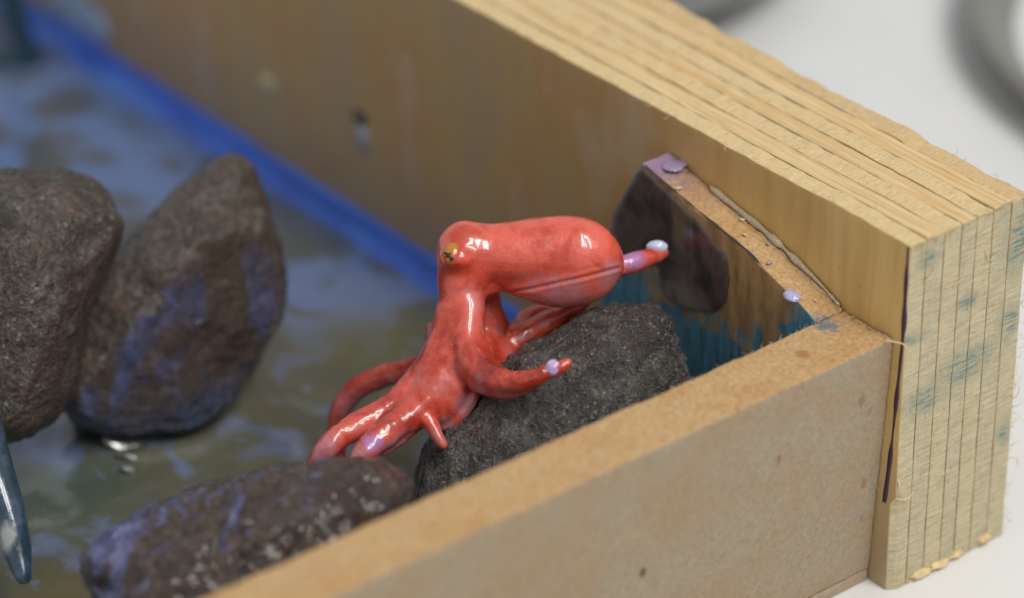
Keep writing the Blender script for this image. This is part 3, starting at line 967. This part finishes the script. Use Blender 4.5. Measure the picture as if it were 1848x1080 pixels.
rock('rock', 'blunt grey brown rock at the left edge, beside the tall pointed rock',
     [(-260, 420), (-150, 330), (-40, 308), (60, 303), (135, 310), (182, 342), (212, 392), (208, 450), (178, 520), (152, 600), (146, 690), (112, 755), (50, 790), (-60, 800), (-200, 760), (-280, 600)],
     (-20, 550), dep(-20, 550, 11.0), 1.7,
     mat_rock('grey_brown_stone', (0.085, 0.070, 0.058), 0.4, 8.5,
              {'scale': (0.9, 0.9, 0.6), 'c1': (0.015, 0.035, 0.09), 'c2': (0.05, 0.08, 0.17), 'z': 1.0, 'ztop': 1.2, 'amt': 0.6, 'dir': tuple(CR * 0.60 - CU * 0.60 - FW * 0.1), 'd0': 0.35, 'd1': 0.75, 'brown': 0.8}, 0.45, 0.85, 0.5),
     51, (0.12, 0.07), (0.05, -0.25), 6, ((0.98, -0.44), (0.2, 0.98), 0.20, 2.2, 1.75, 0.3), 0.025, 5)


# ------------------------------------------------------------------ painted resin pool, drawn up where it wets the stones
from mathutils.kdtree import KDTree
wet_pts = []
for o in COL.objects:
    if o.name.startswith('rock'):
        b0 = WORLD[o.name]
        co = np.empty(len(o.data.vertices) * 3, np.float32)
        o.data.vertices.foreach_get('co', co)
        co = co.reshape(-1, 3) + b0
        wet_pts.append(co[(co[:, 2] > 0.24) & (co[:, 2] < 0.75)][::3])
wet_pts = np.concatenate(wet_pts)
kd = KDTree(len(wet_pts))
for i, q in enumerate(wet_pts):
    kd.insert((q[0], q[1], 0), i)
kd.balance()
ys = np.concatenate([np.linspace(1.3, 15, 200), np.linspace(15.1, YL - 0.3, 50)])
xs = np.concatenate([np.linspace(-21, -12.1, 30), np.linspace(-12, 0, 190)])
gx, gy = np.meshgrid(xs, ys, indexing='ij')
gz = 0.30 + 0.03 * fbm(np.stack([gx, gy, gx * 0], -1), 0.8, 3, 77)
dst = np.array([min(kd.find((a_, b_, 0))[2], 2.0) for a_, b_ in zip(gx.ravel(), gy.ravel())]).reshape(gx.shape)
lift = 0.20 * np.exp(-dst / 0.13)
for _ in range(3):
    lift[1:-1, 1:-1] = (lift[1:-1, 1:-1] * 2 + lift[2:, 1:-1] + lift[:-2, 1:-1] + lift[1:-1, 2:] + lift[1:-1, :-2]) / 6
gz += lift
idx = np.arange(gx.size).reshape(gx.shape)
f = np.stack([idx[:-1, :-1], idx[1:, :-1], idx[1:, 1:], idx[:-1, 1:]], -1).reshape(-1, 4)
wv = np.stack([gx, gy, gz], -1).reshape(-1, 3)
wv[:, 0] = np.minimum(wv[:, 0], -0.004)
w = link('water', wv, f, mat_water())
w['kind'] = 'structure'


# ------------------------------------------------------------------ octopus figurine
def surface_nets(F, org, h):
    nx, ny, nz = F.shape
    ins = F < 0
    c = [(i, j, k) for i in (0, 1) for j in (0, 1) for k in (0, 1)]

    def sl(o):
        return F[o[0]:nx - 1 + o[0], o[1]:ny - 1 + o[1], o[2]:nz - 1 + o[2]]
    cnt = sum(sl(o) < 0 for o in c)
    act = (cnt > 0) & (cnt < 8)
    I = np.argwhere(act)
    vals = np.stack([F[I[:, 0] + o[0], I[:, 1] + o[1], I[:, 2] + o[2]] for o in c], 1)
    acc = np.zeros((len(I), 3))
    num = np.zeros(len(I))
    for a in range(8):
        for b in range(a + 1, 8):
            df = np.array(c[b]) - np.array(c[a])
            if np.abs(df).sum() != 1:
                continue
            va, vb = vals[:, a], vals[:, b]
            m = (va < 0) != (vb < 0)
            t = np.where(m, va / np.where(m, va - vb, 1), 0)
            acc += np.where(m[:, None], np.array(c[a]) + t[:, None] * df, 0)
            num += m
    V = org + (I + acc / num[:, None]) * h
    ID = -np.ones(act.shape, np.int64)
    ID[act] = np.arange(len(I))
    Q = []
    for ax in range(3):
        a0 = [slice(1, -1)] * 3
        a0[ax] = slice(0, -1)
        a1 = [slice(1, -1)] * 3
        a1[ax] = slice(1, None)
        A, B = ins[tuple(a0)], ins[tuple(a1)]
        E = np.argwhere(A != B)
        flip = A[A != B]
        off = np.array([1, 1, 1])
        off[ax] = 0
        E = E + off
        o1, o2 = [(1, 2), (2, 0), (0, 1)][ax]
        e1 = np.zeros(3, int); e1[o1] = 1
        e2 = np.zeros(3, int); e2[o2] = 1
        q = np.stack([ID[tuple((E - e1 - e2).T)], ID[tuple((E - e2).T)], ID[tuple(E.T)], ID[tuple((E - e1).T)]], 1)
        q[~flip] = q[~flip][:, ::-1]
        Q.append(q)
    return V, np.concatenate(Q)


class Field:
    def __init__(s, lo, hi, h):
        s.h, s.lo = h, np.array(lo, float)
        s.n = np.ceil((np.array(hi) - s.lo) / h).astype(int)
        s.F = np.full(tuple(s.n), 0.6)

    def add(s, pts, rad, k=0.1, n=6):
        """a limb: a chain of tapering capsules, blended into what is there"""
        q = catmull(np.hstack([np.asarray(pts, float), np.asarray(rad, float)[:, None]]), n)
        p, r = q[:, :3], np.maximum(q[:, 3], 0.01)
        pad = r.max() + max(k, 0.05) + 0.25
        a = np.maximum(((p.min(0) - pad - s.lo) / s.h).astype(int), 0)
        b = np.minimum(((p.max(0) + pad - s.lo) / s.h).astype(int) + 1, s.n)
        G = np.stack(np.meshgrid(*[s.lo[i] + s.h * np.arange(a[i], b[i]) for i in range(3)], indexing='ij'), -1)
        D = np.full(G.shape[:3], 0.6)
        for i in range(len(p) - 1):
            pd = max(r[i], r[i + 1]) + 0.45
            lo = np.minimum(p[i], p[i + 1]) - pd
            hi = np.maximum(p[i], p[i + 1]) + pd
            ia = np.maximum(((lo - s.lo) / s.h).astype(int) - a, 0)
            ib = np.minimum(((hi - s.lo) / s.h).astype(int) + 1 - a, b - a)
            if (ib <= ia).any():
                continue
            sub = G[ia[0]:ib[0], ia[1]:ib[1], ia[2]:ib[2]]
            ba = p[i + 1] - p[i]
            w = sub - p[i]
            t = np.clip((w @ ba) / max(ba @ ba, 1e-9), 0, 1)
            d = np.sqrt(((w - t[..., None] * ba) ** 2).sum(-1)) - (r[i] + t * (r[i + 1] - r[i]))
            tgt = D[ia[0]:ib[0], ia[1]:ib[1], ia[2]:ib[2]]
            np.minimum(tgt, d, out=tgt)
        A = s.F[a[0]:b[0], a[1]:b[1], a[2]:b[2]]
        hh = np.maximum(k - np.abs(A - D), 0) / k
        s.F[a[0]:b[0], a[1]:b[1], a[2]:b[2]] = np.minimum(A, D) - hh * hh * k * 0.25


PXC = 1 / 124.5      # cm per photo pixel at the octopus
UNDER = [(P(1010, 560, 47.6), 0.62, (0.75, 0.75, 1.3)), (P(1105, 500, 47.9), 0.3, (1, 1, 1)), (P(955, 525, 47.6), 0.28, (0.7, 0.7, 1.6)), (P(845, 735, 47.75), 0.24, (1, 1, 1)), (P(805, 772, 47.85), 0.2, (1, 1, 1)), (P(712, 795, 47.6), 0.36, (1, 1, 1.4)), (P(580, 815, 47.4), 0.30, (1, 1, 1)), (P(640, 825, 47.2), 0.28, (1, 1, 1)), (P(800, 770, 47.9), 0.25, (1, 1, 1)), (P(870, 690, 47.4), 0.18, (1, 1, 1)), (P(925, 712, 47.4), 0.2, (1, 1, 1)), (P(640, 720, 50.3), 0.5, (1, 1, 1)), (P(850, 560, 48.0), 0.22, (1, 1, .5))]
LAV = [(P(672, 800, 47.25), 0.17, (1, 1, 1)), (P(1140, 466, 48.92), 0.24, (1, 1, 1.3)), (P(612, 740, 50.7), 0.18, (1, 1, 1))]

fld = Field((-8.0, 2.6, 0.2), (-0.2, 9.4, 6.0), 0.027)


def limb(pts, k=0.1, n=6):
    """pts: (photo x, photo y, distance, radius in photo pixels)"""
    fld.add([P(a, b, d) for a, b, d, r in pts], [r * PXC * d / 48.3 for a, b, d, r in pts], k, n)


# mantle: upper bag and lower lobe meeting in a crease
limb([(842, 448, 48.05, 47), (890, 455, 48.1, 51), (945, 455, 48.15, 58), (1000, 453, 48.2, 64), (1045, 457, 48.2, 65), (1080, 467, 48.2, 45), (1104, 476, 48.2, 15)], 0.12)
limb([(880, 500, 48.25, 12), (935, 505, 48.25, 30), (1000, 500, 48.3, 55), (1052, 495, 48.3, 54), (1090, 487, 48.3, 30), (1110, 481, 48.25, 8)], 0.14)
# head and neck
limb([(838, 455, 48.05, 46), (832, 500, 48.1, 42), (831, 545, 48.15, 41), (828, 595, 48.2, 46), (818, 640, 48.2, 55), (800, 690, 48.2, 56)], 0.18)
limb([(812, 466, 47.75, 20), (828, 466, 47.70, 21)], 0.12)                       # brow swelling round the eye
limb([(842, 495, 48.1, 38), (862, 512, 48.15, 20), (885, 520, 48.2, 10)], 0.2)            # throat under the mantle
limb([(832, 530, 48.4, 30), (800, 620, 48.7, 26), (777, 594, 49.0, 12)], 0.12)        # nub at the back
# front right arm
limb([(842, 560, 48.0, 28), (845, 620, 47.9, 34), (862, 662, 47.65, 32), (900, 686, 47.3, 23), (945, 688, 47.05, 19), (983, 674, 46.98, 15), (1008, 664, 46.95, 12), (1025, 655, 46.95, 9)], 0.16)
limb([(862, 690, 47.6, 18), (905, 703, 47.35, 17), (940, 706, 47.2, 11), (972, 692, 47.1, 8)], 0.06)    # skirt under it
# soft ridges on the neck running into the arms
limb([(852, 560, 47.92, 14), (843, 615, 47.78, 18), (850, 650, 47.6, 16)], 0.20)
limb([(805, 570, 48.0, 16), (788, 640, 47.95, 22), (760, 690, 48.1, 20), (735, 715, 48.35, 14)], 0.20)
# lower left arms
limb([(795, 660, 48.1, 42), (760, 698, 48.1, 37), (712, 732, 47.95, 29), (655, 764, 47.75, 26), (615, 788, 47.6, 24), (586, 815, 47.55, 22), (565, 850, 47.7, 16), (550, 885, 47.9, 9)], 0.08)
limb([(795, 690, 47.95, 40), (757, 735, 47.85, 33), (716, 766, 47.65, 27), (682, 794, 47.45, 25), (656, 822, 47.35, 22), (634, 855, 47.4, 15), (618, 885, 47.6, 9)], 0.05)
limb([(757, 757, 47.95, 18), (717, 788, 47.75, 19), (690, 812, 47.6, 12)], 0.06)          # pale sucker side
# central lobe and web
limb([(818, 670, 47.95, 36), (815, 705, 47.9, 32), (803, 735, 47.9, 25), (788, 752, 47.95, 17)], 0.14)
limb([(850, 685, 47.85, 18), (858, 705, 47.8, 10), (846, 735, 47.85, 10), (812, 765, 47.95, 11), (785, 768, 48.0, 8)], 0.06)
limb([(835, 690, 47.95, 20), (828, 715, 47.95, 18), (800, 745, 48.0, 16)], 0.10)
# small curled tip in front
limb([(745, 740, 47.9, 13), (762, 748, 47.75, 15), (778, 766, 47.66, 14), (790, 787, 47.62, 12), (799, 803, 47.60, 9)], 0.05)
# looped arm behind on the left
limb([(790, 650, 48.7, 24), (745, 665, 49.2, 20), (690, 680, 49.7, 22), (645, 702, 50.0, 21), (617, 737, 50.2, 20), (608, 780, 50.4, 18), (612, 830, 50.7, 14), (622, 860, 51.5, 8)], 0.08)
# web and arm behind on the right, curling under the mantle onto the rock
limb([(862, 545, 48.75, 20), (882, 590, 49.0, 30), (905, 625, 49.1, 34), (945, 608, 49.1, 28), (985, 584, 49.1, 22), (1022, 564, 49.1, 17), (1055, 545, 49.1, 12)], 0.14)
limb([(830, 600, 48.5, 30), (870, 640, 48.7, 36), (905, 650, 48.9, 28)], 0.14)
limb([(880, 520, 48.9, 18), (886, 560, 49.0, 20), (893, 605, 49.1, 24)], 0.14)
limb([(930, 600, 49.4, 16), (955, 570, 49.7, 15), (985, 562, 49.7, 14), (1020, 560, 49.6, 10)], 0.10)
# arm reaching from behind the mantle to the wing panel
limb([(1030, 540, 49.2, 14), (1075, 505, 49.0, 18), (1115, 484, 48.95, 19), (1150, 472, 49.05, 19), (1180, 462, 49.2, 16), (1197, 457, 49.25, 11)], 0.08)

V, Q = surface_nets(fld.F, fld.lo, fld.h)
# hand-modelled unevenness, suckers' crust along the right arm
V = V + 0.0
nv = np.zeros_like(V)
tri = np.cross(V[Q[:, 2]] - V[Q[:, 0]], V[Q[:, 3]] - V[Q[:, 1]])
for k in range(4):
    np.add.at(nv, Q[:, k], tri)
nv /= np.linalg.norm(nv, axis=1, keepdims=True) + 1e-9
armc = catmull([P(880, 664, 47.2), P(930, 670, 46.9), P(985, 658, 46.9)], 6)
dm = np.min(np.linalg.norm(V[:, None, :] - armc[None], axis=2), axis=1) if len(V) < 400000 else np.full(len(V), 9)
PX = (V - CAM) @ FW
U_, W_ = 924 + FPX * ((V - CAM) @ CR) / PX, 540 - FPX * ((V - CAM) @ CU) / PX
seam = catmull([(1116, 484, 0), (1080, 494, 0), (1030, 506, 0), (980, 517, 0), (935, 526, 0), (905, 531, 0)], 10)
ds = np.min(np.hypot(U_[:, None] - seam[None, :, 0], W_[:, None] - seam[None, :, 1]), axis=1)
gro = np.exp(-(ds / 2.6) ** 2) * (nv @ FW < -0.1) * (PX < 48.25) * np.clip((U_ - 900) / 30, 0, 1)
lip = np.exp(-((ds - 6) / 4.0) ** 2) * (nv @ FW < -0.1) * (PX < 48.25) * np.clip((U_ - 900) / 30, 0, 1) * (W_ < 540)
V = V - nv * (0.030 * gro)[:, None] + nv * (0.010 * lip)[:, None]
low_ = np.clip((4.4 - V[:, 2]) / 0.6, 0, 1) * np.clip((V[:, 2] - 2.4) / 0.5, 0, 1)
V = V + nv * (low_ * 0.018 * fbm(V * np.array([1.6, 1.6, 0.45]), 2.6, 3, 15))[:, None]
V = V + nv * (0.010 * fbm(V, 2.2, 3, 5) + 0.034 * np.clip(1 - dm / 0.22, 0, 1) * vnoise(V, 13, 6))[:, None]
oc_base = P(790, 790, 48.3)
octo = link('octopus_figurine', V, Q, mat_octopus(), None, True, None, oc_base)
tag(octo, 'glossy coral red octopus figurine with amber eye, perched on the grey speckled rock', 'octopus')

# eye, its scribbled pupil, drops of lavender resin
em = Mat('amber_eye_paint')
ex = em.near(P(810, 446, 47.55), 0.23, 1.0)
en = em.ma('MULTIPLY', em.noise(9, detail=3), 0.5)
eye_m = em.done(em.mix(ex, em.mix(en, (0.40, 0.10, 0.025), (0.38, 0.05, 0.02)), (0.50, 0.21, 0.010)), 0.3, Coat_Weight=0.6)
ec = P(818, 462, 47.70)
EA = np.array([CR, CU, -FW])
er = np.array([0.17, 0.19, 0.16])
v, f = blob(ec, er, EA, 4, 0.03)
eye = link('eye', v, f, eye_m, octo)
blk = mat_plain('black_ink', (0.02, 0.014, 0.012), 0.35)


def on_eye(a, b, out_=0.004):
    """point on the eyeball, a right and b up as fractions of its size"""
    c_ = math.sqrt(max(0.02, 1 - a * a - b * b))
    return ec + (CR * a * er[0] + CU * b * er[1] - FW * c_ * er[2]) * (1 + out_)


for st, rad in (([(-0.72, 0.22), (-0.45, 0.10), (-0.20, -0.12), (-0.02, -0.22)], 0.016), ([(-0.62, -0.12), (-0.38, 0.02), (-0.22, 0.22)], 0.012), ([(-0.25, -0.1), (-0.12, -0.32), (0.02, -0.25)], 0.013), ([(0.45, 0.12), (0.58, -0.02), (0.74, 0.02), (0.80, 0.16)], 0.010)):
    pth = catmull([on_eye(*q) for q in st], 6)
    v, f = tube(pth, rad * (0.75 + 0.35 * np.sin(np.linspace(0.4, 2.8, len(pth)))), 8)
    link('pupil', v, f, blk, eye)
v, f = blob(P(998, 664, 46.90), np.array([0.115, 0.12, 0.075]), EA, 4, 0.13, 1.5, 3)
link('resin_drop', v, f, mat_plain('lilac_resin', (0.52, 0.37, 0.60), 0.12, Coat_Weight=1.0), octo)
v, f = blob(P(1186, 446, 49.2), np.array([0.16, 0.105, 0.10]), EA, 4, 0.07, 1.0, 4)
link('resin_drop', v, f, mat_plain('pale_resin', (0.56, 0.60, 0.82), 0.12, Coat_Weight=1.0), octo)
# ------------------------------------------------------------------ other figurines, half in view
bl = Mat('slate_blue_enamel')
bn = bl.noise(2.6, detail=5, rough=0.65)
bc = bl.ramp(bn, [(0.3, (0.010, 0.025, 0.045)), (0.5, (0.022, 0.05, 0.085)), (0.7, (0.06, 0.105, 0.155))])
bw = bl.ma('MULTIPLY', bl.ma('SUBTRACT', bl.noise(5, detail=4), 0.5), 1.3)
lc = P(12, 965, 47.0)
bc = bl.mix(bl.ma('MULTIPLY', bl.near(tuple(lc), 0.40, 0.5, bw, (2.6, 2.6, 0.85)), 0.75), bc, (0.46, 0.47, 0.46))
blue = bl.done(bc, 0.22, bl.bump(bn, 0.3, 0.08), Coat_Weight=0.8, Coat_Roughness=0.08)
f2 = Field(tuple(np.minimum(P(-260, 560, 48.5), P(60, 1080, 46.5)) - 1.6), tuple(np.maximum(P(-260, 560, 48.5), P(60, 1080, 46.5)) + 1.6), 0.05)


def limb2(pts, k=0.1):
    f2.add([P(a, b, d) for a, b, d, r in pts], [r * d / FPX for a, b, d, r in pts], k, 6)


limb2([(-230, 560, 48.0, 90), (-140, 650, 47.9, 80), (-64, 750, 47.7, 60), (-22, 840, 47.5, 44), (12, 925, 47.3, 34), (32, 1000, 47.2, 25), (42, 1040, 47.1, 16)], 0.1)
limb2([(30, 930, 47.4, 14), (44, 985, 47.25, 12), (47, 1030, 47.2, 9)], 0.05)
V, Q = surface_nets(f2.F, f2.lo, f2.h)
o = link('sea_creature_figurine', V + 0, Q, blue, None, True, None, P(41, 1055, 47.1))
tag(o, 'slate blue glossy tapering limb of a toy reaching in at the lower left edge', 'figurine')

te = mat_plain('dark_teal_enamel', (0.018, 0.045, 0.065), 0.3, Coat_Weight=0.6)
fp = at(52, 112, 2, 0.35)
fld3 = Field(tuple(fp + (-3.0, -1.5, -0.4)), tuple(fp + (2.2, 3.0, 4.6)), 0.07)
e1 = CR
fld3.add([fp + (0, 0, 0.1), fp + CR * -0.12 + (0, 0, 0.6), fp + CR * -0.22 + (0, 0, 1.3), fp + CR * -0.5 + (0, 0, 2.4), fp + CR * -0.9 + (0, 0, 3.6)], [0.26, 0.24, 0.26, 0.42, 0.6], 0.1)
fld3.add([fp + CR * -0.02 + (0, 0, 0.0), fp + CR * -0.45 + (0, 0, 0.1), fp + CR * -1.1 + (0, 0.3, 0.1)], [0.2, 0.22, 0.15], 0.15)
V, Q = surface_nets(fld3.F, fld3.lo, fld3.h)
o = link('sea_creature_figurine', V, Q, te, None, True, None, fp)
tag(o, 'dark teal toy figure standing in the pool at the upper left corner, out of focus', 'figurine')

# lumps added and tilted to catch the lamps as the pool's glint
bead = empty('pool_glint', at(240, 806, 2, 0.3))
br_ = Mat('glint_resin')
brm = br_.done((0.10, 0.11, 0.10), 0.12, Coat_Weight=1.0, Coat_Roughness=0.12, Specular_IOR_Level=0.8)
HN = np.array([-0.18, -0.678, 0.714])
HN /= np.linalg.norm(HN)
for k, (px, py, ra, rb) in enumerate(((238, 806, 0.48, 0.16), (236, 826, 0.24, 0.045), (230, 848, 0.15, 0.04))):
    c = at(px, py, 2, 0.41 - 0.03 * k)
    e1 = CR * 0.97 - CU * 0.24
    e1 = e1 - HN * (e1 @ HN)
    e1 /= np.linalg.norm(e1)
    v, f = blob(c, (ra, rb, 0.030 if k == 0 else 0.04), [e1, np.cross(HN, e1), HN], 4, 0.02 if k == 0 else 0.15, 2, 2 + k)
    link('glint_lump', v, f, brm, bead)
tag(bead, 'small added lumps shaped for the pool glint at the foot of the tall pointed rock', 'resin bead')


# ------------------------------------------------------------------ grey dishes on the table behind
def circle_through(p1, p2, R, side):
    p1, p2 = np.array(p1[:2]), np.array(p2[:2])
    m_, d_ = (p1 + p2) / 2, p2 - p1
    L_ = np.linalg.norm(d_)
    n_ = np.array([d_[1], -d_[0]]) / L_ * side
    return m_ + n_ * math.sqrt(R * R - L_ * L_ / 4)


def dish(c, R, h, mats, name, label, wall_w=0.9):
    prof = [(R * 0.55, 0.02), (R - wall_w * 0.9, 0.03), (R - 0.35 * wall_w, h * 0.5), (R, h), (R - 0.05, h + 0.05), (R - 0.4 * wall_w, h + 0.06), (R - 0.45 * wall_w, h), (R - wall_w, h * 0.45), (R - wall_w * 1.3, 0.18), (R * 0.4, 0.16), (0.0, 0.16)]
    n = 96
    v, f, mi = [], [], []
    for (r_, z_) in prof:
        for k in range(n):
            a = 2 * math.pi * k / n
            v.append((c[0] + r_ * math.cos(a), c[1] + r_ * math.sin(a), z_))
    for i in range(len(prof) - 1):
        for k in range(n):
            k2 = (k + 1) % n
            f.append((i * n + k, i * n + k2, (i + 1) * n + k2, (i + 1) * n + k))
            mi.append(1 if i >= 8 else 0)
    f.append(tuple(range(n))[::-1])
    mi.append(0)
    o = link(name, v, f, mats, None, True, mi, (c[0], c[1], 0))
    tag(o, label, 'dish', 'grey dishes on the white table')
    return o


gm = mat_plain('grey_tin', (0.21, 0.21, 0.19), 0.4)
gl = mat_plain('pale_enamel', (0.74, 0.74, 0.72), 0.5)
c1 = circle_through(at(1740, 0, 2, 0.7), at(1848, 185, 2, 0.7), 8.5, -1)
dish(c1, 8.5, 0.9, [gm, gl], 'dish', 'grey dish with pale inside on the white table, at the upper right corner', 0.8)
c2 = circle_through(at(1432, 0, 2, 0.3), at(1290, 78, 2, 0.3), 6.0, 1)
dish(c2, 6.0, 1.0, [mat_plain('grey_enamel', (0.17, 0.17, 0.17), 0.5)] * 2, 'dish', 'dark grey dish just showing behind the plywood wall at the top edge', 3.0)
